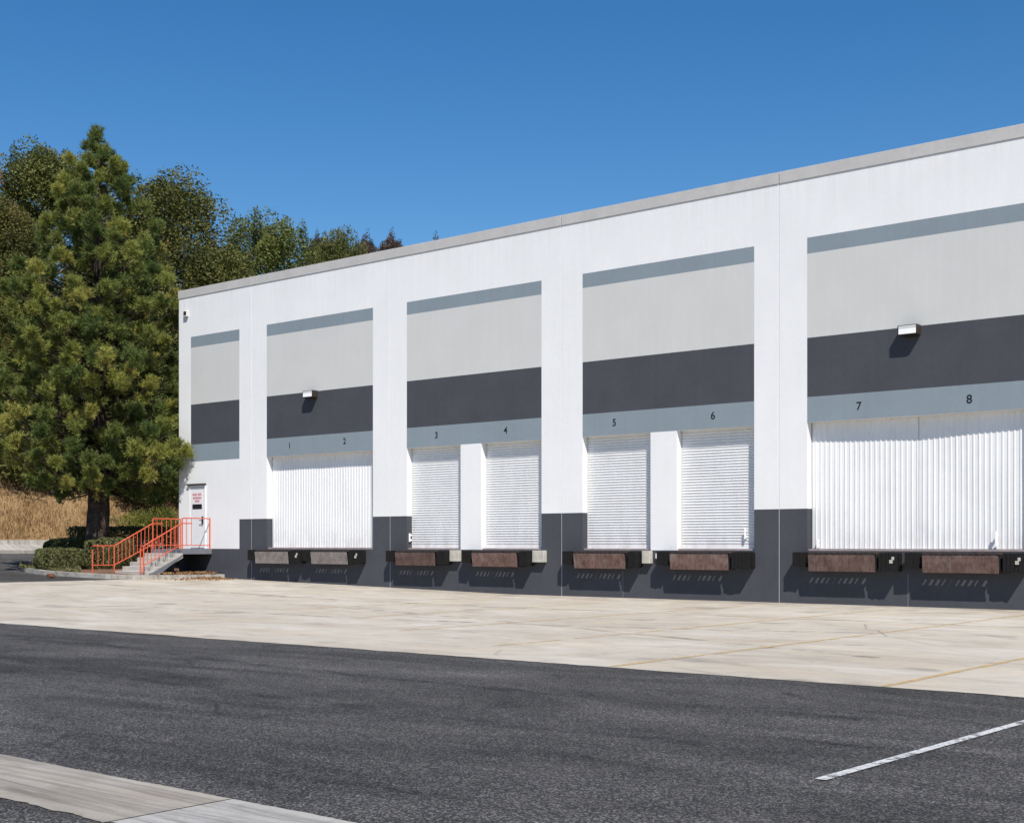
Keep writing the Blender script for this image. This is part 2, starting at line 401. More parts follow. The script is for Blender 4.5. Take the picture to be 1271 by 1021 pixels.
# hill toe: kerb, concrete swale and dry slope west of the driveway
YS = np.arange(-60, 131, 2.5)
def hill_z(x, y):
    d = -58.7 - x
    z = 1.60 + (np.minimum(np.maximum(d, 0), 12) * .58) + np.maximum(d - 12, 0) * .14
    return z + .35 * np.sin(y * .21 + x * .3) * np.clip(d / 5, 0, 1) + .25 * np.sin(y * .53 - x * .41) * np.clip(d / 5, 0, 1)
m = MB()
prof = [(-57.0, .9), (-57.0, 1.15), (-57.18, 1.17), (-57.22, 1.08), (-58.4, 1.42), (-58.45, 1.62), (-58.8, 1.64), (-58.85, 1.3)]
for (xa, za), (xb, zb) in zip(prof, prof[1:]):
    m.quad((xa, -60, za), (xa, 130, za), (xb, 130, zb), (xb, -60, zb))
struct(m.build('roadside_kerb', 'curb_concrete'))
XH = [-58.7, -60, -61.5, -63, -65, -67, -69, -71, -74, -80, -95, -130]
m = MB()
P = [[(x, y, float(hill_z(x, y))) for y in YS] for x in XH]
for i in range(len(XH) - 1):
    for j in range(len(YS) - 1):
        m.quad(P[i][j], P[i + 1][j], P[i + 1][j + 1], P[i][j + 1])
for j in range(len(YS) - 1):
    a, b = P[-1][j], P[-1][j + 1]; m.quad(a, (-200, a[1], -.6), (-200, b[1], -.6), b)
h = struct(m.build('hillside', 'dry_hill'))
n = 90000
x = -58.8 - 17 * rng.random(n) ** 1.2; y = rng.uniform(-30, 32, n); z = hill_z(x, y)
ht = rng.uniform(.12, .42, n) * (.6 + .7 * (np.sin(x * 1.7 + y) * np.sin(y * .8) * .5 + .5)); an = rng.uniform(0, 6.28, n); wd = .022
base = np.stack([x, y, z - .03], 1); side = np.stack([np.cos(an), np.sin(an), an * 0], 1) * wd
tip = base + np.stack([rng.normal(0, .3, n) * ht, rng.normal(0, .3, n) * ht, ht], 1)
g = leaves_mesh('dry_grass', np.stack([base - side, base + side, tip + side * .2, tip - side * .2], 1), rng.random(n), 'dry_grass')
tag(g, 'dry golden grass covering the slope beside the driveway', 'grass', None, 'stuff')

# planted island with kerb at the building corner
ISL = [(-36.9, -.02), (-36.95, -1.6), (-37.5, -3.1), (-38.6, -3.65), (-40.5, -3.75), (-42.5, -3.6), (-44.4, -3.2), (-45.8, -2.55),
       (-46.5, -1.7), (-46.7, -.6), (-46.3, .8), (-45.0, 3.), (-44., 8.), (-43.5, 25.), (-39.60, 25.), (-39.60, -.02)]
def inset(pts, d):
    n = len(pts); out = []
    for i in range(n):
        a, b, c = Vector(pts[i - 1]), Vector(pts[i]), Vector(pts[(i + 1) % n])
        e1, e2 = (b - a).normalized(), (c - b).normalized()
        nrm = (Vector((-e1.y, e1.x)) + Vector((-e2.y, e2.x))).normalized()
        out.append(tuple(b - nrm * -d * 1.0) if False else tuple(b + nrm * d))
    return out
area = sum(a[0] * b[1] - b[0] * a[1] for a, b in zip(ISL, ISL[1:] + ISL[:1]))
inn = inset(ISL, .16 if area > 0 else -.16)
m = MB()
for i in range(0, 13):
    a, b, c, d = ISL[i], ISL[i + 1], inn[i + 1], inn[i]
    za, zb = gz(a[0]), gz(b[0])
    m.quad((*a, za - .1), (*b, zb - .1), (*b, zb + .15), (*a, za + .15))
    m.quad((*a, za + .15), (*b, zb + .15), (*c, zb + .155), (*d, za + .155))
    m.quad((*d, za + .155), (*c, zb + .155), (*c, zb), (*d, za))
struct(m.build('island_kerb', 'curb_concrete', bevel=.02))
cx_, cy_ = -42., -.5
m = MB(); bedc = (cx_, cy_, gz(cx_) + .28)
bed = [(p[0], p[1], gz(p[0]) + .12) for p in inn]
for i in range(len(bed)): m.poly([bed[i], bed[(i + 1) % len(bed)], bedc])
struct(m.build('planting_bed', 'mulch'))

# ------------------------------------------------------------------ warehouse
wh = empty('warehouse', (-39.52, 0, 0), 'long white tilt-up concrete warehouse with grey bands and eight dock doors', 'building')
WO = Vector((39.52, 0, 0))
def wpart(o):            # keep world coordinates under the building's own empty
    o.parent = wh; o.location = WO; return o
ZF, ZP, ZL, ZD0, ZD1, ZB0, ZB1, ZT, ZR = 1.28, 2.30, 4.38, 4.99, 6.42, 8.45, 8.84, 10.27, 10.56
XL, XR = -39.52, 4.6
BAYS = [(-38.82, -36.12), (-34.68, -29.60), (-28.13, -22.89), (-21.46, -16.17), (-14.73, -9.42), (-8.10, -2.95), (-1.45, 3.7)]
OPEN = {1: [(-34.68, -29.60)], 2: [(-28.13, -25.93), (-25.13, -22.89)], 3: [(-21.46, -19.24), (-18.43, -16.17)], 4: [(-14.73, -9.42)],
        5: [(-8.02, -5.85), (-4.95, -2.97)], 6: [(-1.45, 3.7)]}
JOINTS = [XL, -35.48, -28.85, -22.18, -15.48, -8.80, -2.1, XR]
PM = ['white_paint', 'grey_paint', 'blue_grey_paint', 'charcoal_paint']
def bay_of(x):
    for i, (a, b) in enumerate(BAYS):
        if a < x < b: return i
    return None
def paint_at(x, z):
    if z < ZF: return 3
    b = bay_of(x)
    if b is None: return 3 if (z < ZP and x > -36.2) else 0
    if z > ZB1: return 0
    if z > ZB0: return 2
    if z > ZD1: return 1
    if z > ZD0: return 3
    if z > ZL: return 2
    return 0
REC = .235
allop = [o for l in OPEN.values() for o in l]
ZS = [-.4, ZF, ZP, ZL, ZD0, ZD1, ZB0, ZB1, ZT]
for x0, x1 in zip(JOINTS, JOINTS[1:]):
    a0 = x0 + (.010 if x0 != XL else 0); a1 = x1 - (.010 if x1 != XR else 0)
    xs = sorted({a0, a1} | {v for p in BAYS + allop for v in p if a0 < v < a1})
    m = MB()
    for xa, xb in zip(xs, xs[1:]):
        xm = (xa + xb) / 2
        for za, zb in zip(ZS, ZS[1:]):
            zm = (za + zb) / 2
            if any(o[0] < xm < o[1] for o in allop) and ZF < zm < ZL: continue
            m.quad((xa, 0, za), (xb, 0, za), (xb, 0, zb), (xa, 0, zb), paint_at(xm, zm))
    for xe in (a0, a1):                       # panel edges inside the joints
        for za, zb in zip(ZS, ZS[1:]):
            mi = paint_at(xe + (.02 if xe == a0 else -.02), (za + zb) / 2)
            m.quad((xe, 0, za), (xe, .3, za), (xe, .3, zb), (xe, 0, zb), mi)
    for o0, o1 in allop:                      # door reveals
        if a0 < (o0 + o1) / 2 < a1:
            for xe in (o0, o1):
                e = xe - .05 if xe == o0 else xe + .05
                for za, zb in ((ZF, ZP), (ZP, ZL)):
                    m.quad((xe, 0, za), (xe, .4, za), (xe, .4, zb), (xe, 0, zb), paint_at(e, (za + zb) / 2))
            m.quad((o0, 0, ZL), (o1, 0, ZL), (o1, .4, ZL), (o0, .4, ZL), 0)
            m.quad((o0, 0, ZF), (o1, 0, ZF), (o1, .4, ZF), (o0, .4, ZF), 3)
    wpart(m.build('wall_panel', PM, fix=False))
m = MB()
for xj in JOINTS[1:-1]: m = MB(); m.box(xj - .0095, xj + .0095, .008, .06, -.3, ZT - .002); wpart(m.build('joint_sealant', 'sealant'))
m = MB()
for xj in (-20.12, -12.2): m = MB(); m.box(xj - .004, xj + .004, -.003, .02, 0, .75); wpart(m.build('base_joint', 'blue_grey_paint'))
DEEP = 42.
m = MB(); m.box(XL, XL + .28, .301, DEEP, -.4, ZT); m.box(XL + .281, XR, DEEP - .3, DEEP, -.4, ZT); m.box(XR - .28, XR, .301, DEEP - .301, -.4, ZT)
wpart(m.build('side_wall', 'white_paint'))
m = MB(); m.box(XL + .29, XR - .29, .42, DEEP - .31, 9.6, 9.75); wpart(m.build('roof', 'roof_membrane'))
m = MB(); m.box(XL + .29, XR - .29, .405, .415, -.3, 9.59); wpart(m.build('inner_wall', 'grey_paint'))
m = MB()
for x0, x1 in zip(JOINTS, JOINTS[1:]):
    m.box(x0 + (.010 if x0 != XL else -.03), x1 - (.010 if x1 != XR else -.03), -.022, .32, ZT + .001, ZR)
m.box(XL - .03, XL + .3, .325, DEEP + .03, ZT + .001, ZR - .002)
m.box(XR - .3, XR + .03, .325, DEEP + .03, ZT + .001, ZR - .002)
m.box(XL + .305, XR - .305, DEEP - .33, DEEP + .03, ZT + .001, ZR - .002)
wpart(m.build('parapet_coping', 'coping_metal', bevel=.006))

# --- doors
def roll_door(x0, x1, y, lab):
    z0, z1 = ZF + .04, ZL + .1
    n = 42; st = (z1 - z0 - .12) / n
    m = MB(); prof = []
    for i in range(n):
        za = z0 + .12 + i * st
        for t, d in ((0, .0), (.14, .018), (.42, .030), (.70, .022), (.82, .0)):
            prof.append((y - d, za + t * st))
    prof.append((y, z1))
    xa, xb = x0 + .028, x1 - .028
    nx = 6; wob = [random.uniform(-.004, .004) for _ in range(nx + 1)]
    for i in range(len(prof) - 1):
        for k in range(nx):
            u0, u1 = xa + (xb - xa) * k / nx, xa + (xb - xa) * (k + 1) / nx
            p, q = prof[i], prof[i + 1]
            m.quad((u0, p[0] + wob[k], p[1]), (u1, p[0] + wob[k + 1], p[1]), (u1, q[0] + wob[k + 1], q[1]), (u0, q[0] + wob[k], q[1]))
    m.box(xa, xb, y - .03, y + .02, z0 - .03, z0 + .117)
    d = wpart(m.build('dock_door', 'white_steel', fix=False)); d['label'] = lab
    for xe in (x0, x1):
        g = MB(); s = 1 if xe == x0 else -1
        g.box(min(xe + s * .003, xe + s * .026), max(xe + s * .003, xe + s * .026), y - .03, y + .06, ZF + .002, ZL - .002)
        o = g.build('guide_rail', 'grey_paint', d, .004)
    return d
def ribbed_door(x0, x1, ya, yb, lab, dent=None):
    per = .128; n = max(1, round((x1 - x0) / per)); per = (x1 - x0) / n
    pts = []
    for i in range(n):
        r = random.uniform(-.008, .008)
        for t, d in ((0, 0), (.60 + r, 0), (.68 + r, .013), (.88, .013), (.94, 0)):
            pts.append((x0 + (i + t) * per, d * random.uniform(.85, 1.15)))
    pts.append((x1, 0)); zs = [ZF + .05, ZF + .25, ZF + .6, ZF + 1.1, ZF + 1.9, ZL + .08]
    m = MB()
    def pt(p, z):
        t = (p[0] - x0) / (x1 - x0); y = ya + (yb - ya) * t - p[1]
        if dent:
            y += dent[2] * math.exp(-((p[0] - dent[0]) / .45) ** 2) * max(0, 1 - (z - ZF) / dent[1])
        y += .006 * math.sin(p[0] * 3.1 + z * 1.7)
        return (p[0], y, z)
    for a, b in zip(pts, pts[1:]):
        for za, zb in zip(zs, zs[1:]):
            m.quad(pt(a, za), pt(b, za), pt(b, zb), pt(a, zb))
    d = wpart(m.build('dock_door', 'white_steel', fix=False)); d['label'] = lab
    return d
def handle(d, x, y, z, s=1.):
    h = MB(); h.box(x - .02, x + .02, y - .07, y - .001, z - .10 * s, z - .05 * s); h.box(x - .02, x + .02, y - .07, y - .001, z + .05 * s, z + .10 * s)
    h.box(x - .025, x + .025, y - .10, y - .07, z - .13 * s, z + .13 * s); h.build('handle', 'lens', d, .006)
LB = lambda n, t: '%s, below the number %d' % (t, n)
def sill(x0, x1):        # channel the door sits in
    m = MB(); m.box(x0 + .003, x1 - .003, .06, .36, ZF + .001, ZF + .045); wpart(m.build('door_sill', 'sill_steel'))
def leaf_pair(x0, x1, n, ya, ym, yb, dent=None):
    xm = (x0 + x1) / 2 + (.02 if n == 7 else 0)
    gp = .006 if n == 7 else .0005
    a = ribbed_door(x0 + .02, xm - gp, ya, ym, LB(n, 'white steel door with vertical ribs, left of a pair'))
    b = ribbed_door(xm + gp, x1 - .02, ym - (.004 if n == 7 else 0), yb, LB(n + 1, 'white steel door with vertical ribs, right of a pair'), dent)
    sill(x0, x1)
    return a, b
a, b = leaf_pair(*OPEN[1][0], 1, REC, REC, REC)
a, b = leaf_pair(*OPEN[4][0], 7, REC, REC + .045, REC - .02, None)
handle(b, -10.22, REC - .05, ZF + .27, 1.3)
handle(a, -14.52, REC - .03, ZF + .18, .8)
n = 3
for bay in (2, 3):
    for o in OPEN[bay]:
        d = roll_door(*o, REC + .01, LB(n, 'white roll-up steel door with fine horizontal slats'))
        sill(*o)
        if n == 3: handle(d, o[0] + .03, REC - .06, ZF + .36)
        if n == 6: handle(d, o[1] - .33, REC - .02, ZF + .42)
        n += 1
for o in OPEN[5]: roll_door(*o, REC + .01, 'white roll-up steel door beyond the last pilaster'); sill(*o)
ribbed_door(*OPEN[6][0], REC, REC, 'white ribbed door at the far end'); sill(*OPEN[6][0])

# --- stencilled door numbers
for i, (x, z) in enumerate([(-33.52, 4.70), (-30.88, 4.72), (-26.9, 4.70), (-24.20, 4.70), (-20.4, 4.70), (-17.35, 4.70), (-13.40, 4.68), (-10.78, 4.66)]):
    cu = bpy.data.curves.new('door_number', 'FONT'); cu.body = str(i + 1); cu.size = .27; cu.offset = .004
    cu.align_x = 'CENTER'; cu.align_y = 'CENTER'
    to = bpy.data.objects.new('door_number_outline', cu); COL.objects.link(to)
    bpy.context.view_layer.update()
    me = bpy.data.meshes.new_from_object(to.evaluated_get(bpy.context.evaluated_depsgraph_get()))
    bpy.data.objects.remove(to)
    me.transform(Matrix.Translation((x, -.004, z)) @ Matrix.Rotation(R(90), 4, 'X'))
    me.materials.clear(); me.materials.append(M['number_paint'])
    o = bpy.data.objects.new('door_number', me); COL.objects.link(o); wpart(o)
    o['label'] = 'black number %d painted above its door' % (i + 1)

# --- entry door at the landing
m = MB(); m.box(-38.84, -38.02, -.018, .0, ZF + .03, 3.46)
ed = wpart(m.build('entry_door', 'door_paint', bevel=.004))
m = MB(); m.box(-38.90, -38.845, -.035, .0, ZF, 3.53); m.box(-38.015, -37.96, -.035, 0, ZF, 3.53); m.box(-38.844, -38.016, -.035, 0, 3.465, 3.53)
m.build('door_frame', 'door_paint', ed)
m = MB(); m.box(-38.98, -37.94, -.09, -.001, 3.535, 3.585); m.build('drip_cap', 'bronze_metal', ed)
m = MB(); m.box(-38.14, -38.08, -.06, -.019, 2.15, 2.42); m.tube([(-38.11, -.06, 2.28), (-38.11, -.10, 2.28), (-38.22, -.10, 2.28)], .014, 6)
m.build('handle', 'dark_metal', ed)
m = MB(); m.box(-38.72, -38.14, -.024, -.019, 2.78, 3.30); m.build('door_sign', 'sign_white', ed)
m = MB()
for z, spans in ((3.20, [(-38.69, -38.42), (-38.39, -38.17)]), (3.08, [(-38.66, -38.2)]), (2.97, [(-38.55, -38.3)])):
    for a, b in spans:
        xx = a
        while xx < b - .03:
            m.box(xx, xx + .035, -.0275, -.0245, z - .035, z + .035); xx += .052
m.build('sign_lettering', 'sign_red', ed)
m = MB(); m.box(-38.70, -38.16, -.028, -.0241, 2.69, 2.86); m.build('sign_plate', 'number_paint', ed)

# --- wall lights
def wall_light(x, z, lab):
    e = empty('wall_light', (x, -.0, z), lab, 'wall light', 'wall lights on the charcoal band')
    m = MB(); m.prism([(-.002, -.09), (-.05, -.11), (-.21, -.11), (-.235, -.09), (-.235, .115), (-.002, .115)], 'x', -.235, .235)
    h = m.build('housing', 'bronze_metal', e, .006)
    m = MB(); m.box(-.205, .205, -.247, -.236, -.09, .025); m.build('lens', 'lens', e, .003)
    m = MB(); m.box(-.205, .205, -.243, -.236, .026, .098); m.build('reflector', 'grey_paint', e)
    m = MB(); m.box(-.12, .12, -.045, -.001, -.15, -.10); m.build('mounting_box', 'bronze_metal', e, .005)
wall_light(-12.12, 6.32, 'bronze wall light with bright white lens above doors 7 and 8')
wall_light(-32.38, 6.32, 'bronze wall light with bright white lens above doors 1 and 2')
e = empty('wall_sensor', (-39.05, 0, 9.68), 'small pale box with dark square face high on the wall by the corner', 'wall fixture')
m = MB(); m.box(-.10, .10, -.10, -.001, -.10, .10); m.build('housing', 'grey_paint', e, .012)
m = MB(); m.box(-.06, .085, -.107, -.101, -.05, .085); m.build('dark_face', 'dark_metal', e)

# --- dock levelers
LEV = [(-34.89, -33.22), (-32.12, -30.43), (-28.30, -26.66), (-25.20, -23.53), (-21.52, -19.84), (-18.43, -16.72), (-14.54, -12.86), (-11.73, -10.02)]
STY = [('grey_steel', 'tag'), ('grey_steel', 'tag'), ('rusty_steel', 'cream'), ('rusty_steel', 'cream'), ('rusty_steel', 'creamgap'), ('rusty_steel', 'black'), ('rusty_steel', 'tag'), ('rusty_steel', 'tag')]
LLAB = ['greyish steel dock leveler between black bumpers below the number 1', 'greyish steel dock leveler under the right ribbed door of bay one, number 2',
        'brown rusty dock leveler with a cream right block below the number 3', 'brown rusty dock leveler with a wide cream right block below the number 4',
        'brown rusty dock leveler with a narrow cream block below the number 5', 'brown rusty dock leveler with an all black right bumper below the number 6',
        'large brown rusty dock leveler below the number 7', 'large brown rusty dock leveler at the right end below the number 8']
PR = .335
for i, (x0, x1) in enumerate(LEV):
    xc = (x0 + x1) / 2; wd = x1 - x0
    e = empty('dock_leveler', (xc, 0, 0), LLAB[i], 'dock leveler', 'dock levelers under the doors')
    a, b = -wd / 2, wd / 2; st, side = STY[i]
    m = MB(); nl = 11                       # lip plate hanging from hinge lugs
    zl = .79 + random.uniform(-.012, .012); bl = random.uniform(-.012, .012)
    m.prism([(-PR - .02, 1.185), (-PR, 1.185), (-PR + .045 + bl, zl), (-PR + .025 + bl, zl)], 'x', a, b)
    lip = m.build('lip_plate', st, e, .006)
    for k in range(nl):
        m = MB()
        u = a + .04 + (wd - .08) * (k + .5) / nl; hw = (wd - .08) / nl * (.21 if k not in (0, 5, 6, 10) else .40)
        m.box(u - hw, u + hw, -PR - .012, -PR + .052, 1.187, 1.225); m.build('hinge_lug', 'dark_metal', e)
    
    m = MB(); m.box(a - .02, b + .02, -PR + .050, -.0, 1.205, 1.262); m.build('deck_edge', 'deck_steel', e, .004)
    m = MB(); m.box(a - .02, a + .03, -.26, -.001, .86, 1.198); m.box(b - .03, b + .02, -.26, -.001, .86, 1.198)
    m.box(a - .02, b + .02, -.05, -.001, .80, .87)
    m.build('frame', 'dark_metal', e)
    m = MB()
    for u in (a + .12, b - .2):
        m = MB(); m.box(u, u + .05, -.28, -.051, .80, .85); m.build('lip_keeper', 'dark_metal', e)
    # bumpers: laminated rubber blocks
    def bumper(u0, u1, mat='black_rubber', z0=.89, z1=1.25, pr=.31):
        m = MB(); nb = 5
        for q in range(nb):
            p0, p1 = u0 + (u1 - u0) * q / nb, u0 + (u1 - u0) * (q + .93) / nb
            m.box(p0, p1, -pr + random.uniform(-.008, .008), -.012, z0 + random.uniform(0, .015), z1 - random.uniform(0, .012))
        m.box(u0 - .012, u0 - .001, -.17, -.001, z0 + .03, z1 - .03); m.box(u1 + .001, u1 + .012, -.17, -.001, z0 + .03, z1 - .03)
        return m.build('bumper', mat, e)
    bumper(a - .42, a - .09)
    bw = {'tag': .42, 'cream': .30, 'creamgap': .26, 'black': .48}[side]
    bumper(b + .09, b + .09 + bw, z0=.80 + random.uniform(-.01, .03), pr=.33)
    if side == 'tag':
        m = MB(); m.box(b + .36, b + .44, -.350, -.342, 1.0, 1.08); m.box(b + .415, b + .475, -.350, -.342, 1.08, 1.15); m.build('pale_tag', 'cream_block', e)
    if side in ('cream', 'creamgap'):
        w0 = .30 if side == 'cream' else .22
        if i == 3: w0 = .36
        m = MB(); m.box(b + .42, b + .42 + w0 * 1.15, -.15, -.001, .93, 1.262); o = m.build('end_block', 'cream_block', e, .012)
    if side == 'creamgap':
        m = MB(); m.box(b + .80, b + .90, -.08, -.001, 1.06, 1.19); m.build('pale_tag', 'sign_white', e, .01)

# ------------------------------------------------------------------ stair to the entry door
SX0, SX1, LY, NR = -39.42, -37.60, -1.25, 6
zg = gz(-38.5) + .10
rise = (ZF - zg) / NR; run = .30
st = empty('entry_stair', (-38.5, LY, zg), 'concrete steps and landing slab at the warehouse corner door', 'stair')
so_ = Vector((38.5, -LY, -zg))
def spart(o): o.parent = st; o.location = so_; return o
m = MB(); m.box(SX0, SX1, LY, -.02, ZF - .19, ZF - .012); spart(m.build('landing', 'stair_side_paint', bevel=.008))
yb = LY - (NR - 1) * run
pr_ = [(LY + .02, ZF - rise - .002)]
for k in range(NR - 1):
    y1 = LY - k * run; zt = ZF - (k + 1) * rise
    if k: pr_.append((y1, zt))
    pr_ += [(y1 - run, zt)]
pr_ += [(yb, zg - .1), (yb + .2, zg - .1), (LY + .02, ZF - rise - .16)]
m = MB(); m.prism(pr_, 'x', SX0 + .02, SX1 - .02); spart(m.build('steps', 'stair_concrete', bevel=.008))
for xs_ in ((SX0 - .01, SX0 + .019), (SX1 - .019, SX1 + .012)):
    m = MB(); m.prism([(LY - .001, ZF - .21), (LY - .001, ZF - rise - .05), (yb + .02, zg - .0), (yb + .02, zg - .1), (yb + .35, zg - .1)], 'x', *xs_)
    spart(m.build('stringer', 'stair_side_paint', bevel=.004))
m = MB(); m.box(SX0 + .05, SX0 + .3, -.9, -.5, zg - .2, ZF - .192); spart(m.build('support_pier', 'stair_side_paint'))
m = MB(); m.box(SX0 + .05, SX1 - .05, yb - .5, yb - .003, zg - .25, zg - .01); spart(m.build('foot_pad', 'stair_concrete'))

def railing(x, lab, ext, near):
    e = empty('stair_railing', (x, 0, zg), lab, 'railing', 'orange railings of the entry stair')
    H, G = .88, 1.06
    zr = lambda y: (ZF if y >= LY else max(zg, ZF - (LY - y) / run * rise)) - zg
    def part(name, pts, r):
        m = MB(); m.tube([(0, p[0], p[1]) for p in pts], r, 8); m.build(name, 'rail_paint', e)
    y1 = yb - .05; y0 = y1 - ext
    hb = zr(y1)
    part('handrail', [(y0, hb + H), (y1, hb + H), (LY, ZF - zg + H), (LY + .42, ZF - zg + H)], .022)
    part('bottom_rail', [(y1, hb + .22), (LY, ZF - zg + .14)], .017)
    if ext > .2: part('bottom_rail', [(y0, hb + .22), (y1 - .03, hb + .22)], .017)
    part('guard_rail', [(LY + .05, ZF - zg + G), (-.06, ZF - zg + G)], .021)
    part('bottom_rail', [(LY + .05, ZF - zg + .12), (-.06, ZF - zg + .12)], .017)
    for yy, top in ((y0, H), (y1, H), (LY + .02, G), (-.06, G)):
        part('post', [(yy, zr(yy) - .02), (yy, zr(yy) + top)], .024)
    n = 10
    for k in range(1, n):
        t = k / n; yy = y1 + (LY - y1) * t
        za = hb + (ZF - zg - hb) * t
        part('baluster', [(yy, za + .2), (yy, za + H)], .012)
    for k in range(1, 6):
        if near and k > 2: continue
        yy = LY + (-.06 - LY) * k / 6
        part('baluster', [(yy, ZF - zg + .12), (yy, ZF - zg + (G if not near else G))], .012)
    if ext > .2:
        for k in range(1, 4): part('baluster', [(y0 + ext * k / 4, hb + .2), (y0 + ext * k / 4, hb + H)], .012)
railing(SX1 - .07, 'orange-red pipe railing on the near open side of the stair', .12, True)
railing(SX0 + .06, 'orange-red pipe railing on the far hedge side of the stair, reaching past the bottom step', .85, False)

# ------------------------------------------------------------------ plants
def limb(m, p0, p1, r0, r1, n=5, wob=.15):
    p0, p1 = Vector(p0), Vector(p1); pts = []
    L = (p1 - p0).length
    for i in range(n + 1):
        t = i / n; q = p0.lerp(p1, t)
        if 0 < i < n: q += Vector((random.uniform(-1, 1), random.uniform(-1, 1), random.uniform(-.5, .5))) * wob * L * .3
        pts.append(q)
    m.tube(pts, [r0 + (r1 - r0) * i / n for i in range(n + 1)], 7)
    return pts

def pine(x, y, z0, H):
    e = empty('pine_tree', (x, y, z0), 'tall dense green pine tree with dark trunk standing by the stair', 'tree')
    m = MB()
    tr = [(0, 0, -.2), (.03, .0, .9), (.12, .05, 2.2), (.0, .1, 4.5), (.05, 0, 8), (.0, .1, 12), (.1, .05, H - .6)]
    m.tube(tr, [.50, .42, .40, .30, .2, .11, .03], 12)
    zb = 2.95
    def prof(t): return float(np.interp(t, [0, .05, .15, .26, .38, .5, .61, .73, .84, .9, .95, 1.0], [2.3, 3.1, 3.75, 3.7, 3.45, 3.15, 2.75, 2.25, 1.55, 1.05, .6, .12]))
    def axis(zz):
        k = min(max(sum(zz > p[2] for p in tr) - 1, 0), len(tr) - 2); f = (zz - tr[k][2]) / (tr[k + 1][2] - tr[k][2])
        return Vector(tr[k]).lerp(Vector(tr[k + 1]), f)
    cl = []
    def add(c, d, r): cl.append((Vector(c), d, r))
    tries = 0
    while tries < 9000 and len(cl) < 430:
        tries += 1
        t = random.random() ** 1.25; zz = zb + t * (H - zb - .2); R_ = prof(t)
        az = random.uniform(0, 6.283)
        lob = 1 + .16 * math.sin(3 * az + zz * 1.3) + .07 * math.sin(5 * az - zz * 2.1)
        rr = R_ * lob * (random.random() ** .42) * .97
        r = random.uniform(.34, .60) * (1 if t < .8 else .8)
        c0 = axis(zz); c = c0 + Vector((math.cos(az) * rr, math.sin(az) * rr, 0))
        if c.x > 2.9 and c.y > -.9: continue      # the building corner stands here
        if any((c - q[0]).length_squared < (.86 * (r + q[2])) ** 2 for q in cl): continue
        out = Vector((math.cos(az), math.sin(az), 0))
        add(c, (out * .55 + Vector((0, 0, 1))).normalized(), r)
    for dx, dz in ((.85, 14.0), (.95, 14.75), (.62, 15.15), (.5, 14.4), (-.35, 14.4), (.02, H - .2), (.12, H - .8), (-.12, H - 1.3), (-.5, 13.6)):
        add((dx * .78, dx * .62, dz), Vector((0, 0, 1)), .40)
    for u, v, zz, r_ in ((.9, .9, 3.0, .5), (1.6, .5, 2.75, .5), (2.3, .3, 2.6, .5), (3.0, .0, 2.9, .5), (2.7, .8, 3.3, .5), (1.9, 1.3, 3.5, .5), (1.2, 1.6, 3.9, .5), (3.3, .5, 3.8, .5),
                     (-1.1, .6, 2.65, .40), (-1.35, .4, 3.2, .45), (-.5, 1.3, 3.3, .5), (-2.2, .5, 3.6, .5), (-2.9, .2, 4.2, .5), (.25, 1.6, 3.5, .5),
                     (3.45, .1, 4.6, .5), (3.3, .5, 5.3, .5), (3.5, -.3, 6.1, .5), (-3.4, .3, 5.4, .55), (-3.7, .1, 6.3, .5), (-3.5, .6, 7.2, .5)):
        add((u * .773 + v * .635, u * .635 - v * .773, zz), Vector((.25 * math.copysign(1, u) + .3, -.3, 1)).normalized(), r_)
    # low boughs reaching past the building corner
    for u, v, zz in ((3.45, 2.0, 4.4), (3.75, 2.0, 4.15), (3.5, 2.1, 3.75), (3.05, 2.1, 5.05), (3.35, 2.05, 4.0), (2.6, 2.3, 4.9), (2.45, 2.2, 3.4), (2.9, 2.3, 4.1), (3.3, 2.0, 3.45), (2.2, 2.5, 4.2)):
        add((u * .773 + v * .635, u * .635 - v * .773, zz), Vector((.35, .0, 1)).normalized(), .46)
    # boughs carry the clumps
    for c, d, r in cl:
        rr = math.hypot(c.x, c.y); z0_ = max(2.75 + .12 * rr, c.z - .12 - rr * random.uniform(.18, .38))
        st = axis(min(z0_, H - 1.)); mid = st.lerp(c, .6) + Vector((0, 0, -.10 * rr))
        m.tube([tuple(st), tuple(mid), tuple(c - d * .1)], [max(.016, .05 - .002 * c.z), .022, .012], 5)
    m.build('trunk', 'bark', e, smooth=True)
    Q = []; T = []
    for cen, dr, rad in cl:
        nt = 24; k = 36
        off = unit(rng.normal(size=(nt, 3)) + np.array(dr) * .7) * rng.uniform(.2, .74, (nt, 1)) * rad
        tc = np.array(cen) + off
        td = unit(off / rad * .9 + np.array(dr) * .55)
        nd = unit(td[:, None, :] * .75 + unit(rng.normal(size=(nt, k, 3))) * .75)
        L = rng.uniform(.12, .21, (nt, k, 1))
        base = tc[:, None, :] + td[:, None, :] * rng.uniform(-.14, .08, (nt, k, 1))
        sd = unit(np.cross(nd, rng.normal(size=(nt, k, 3)))) * .0122
        tip = base + nd * L
        q = np.stack([base - sd, base + sd, tip + sd * .35, tip - sd * .35], 2).reshape(-1, 4, 3)
        Q.append(q); ct = random.betavariate(1.3, 1.3) * .9 + .03
        tt = np.repeat(np.clip(ct + rng.normal(0, .10, nt), 0, .95), k) + rng.normal(0, .06, nt * k)
        T.append(np.where(rng.random(nt * k) < .012, 1., np.clip(tt, 0, .96)))
    leaves_mesh('crown', np.concatenate(Q), np.concatenate(T), 'pine_needles', e)
    return e
pine(-43.0, -1.15, gz(-43) + .15, 16.25)

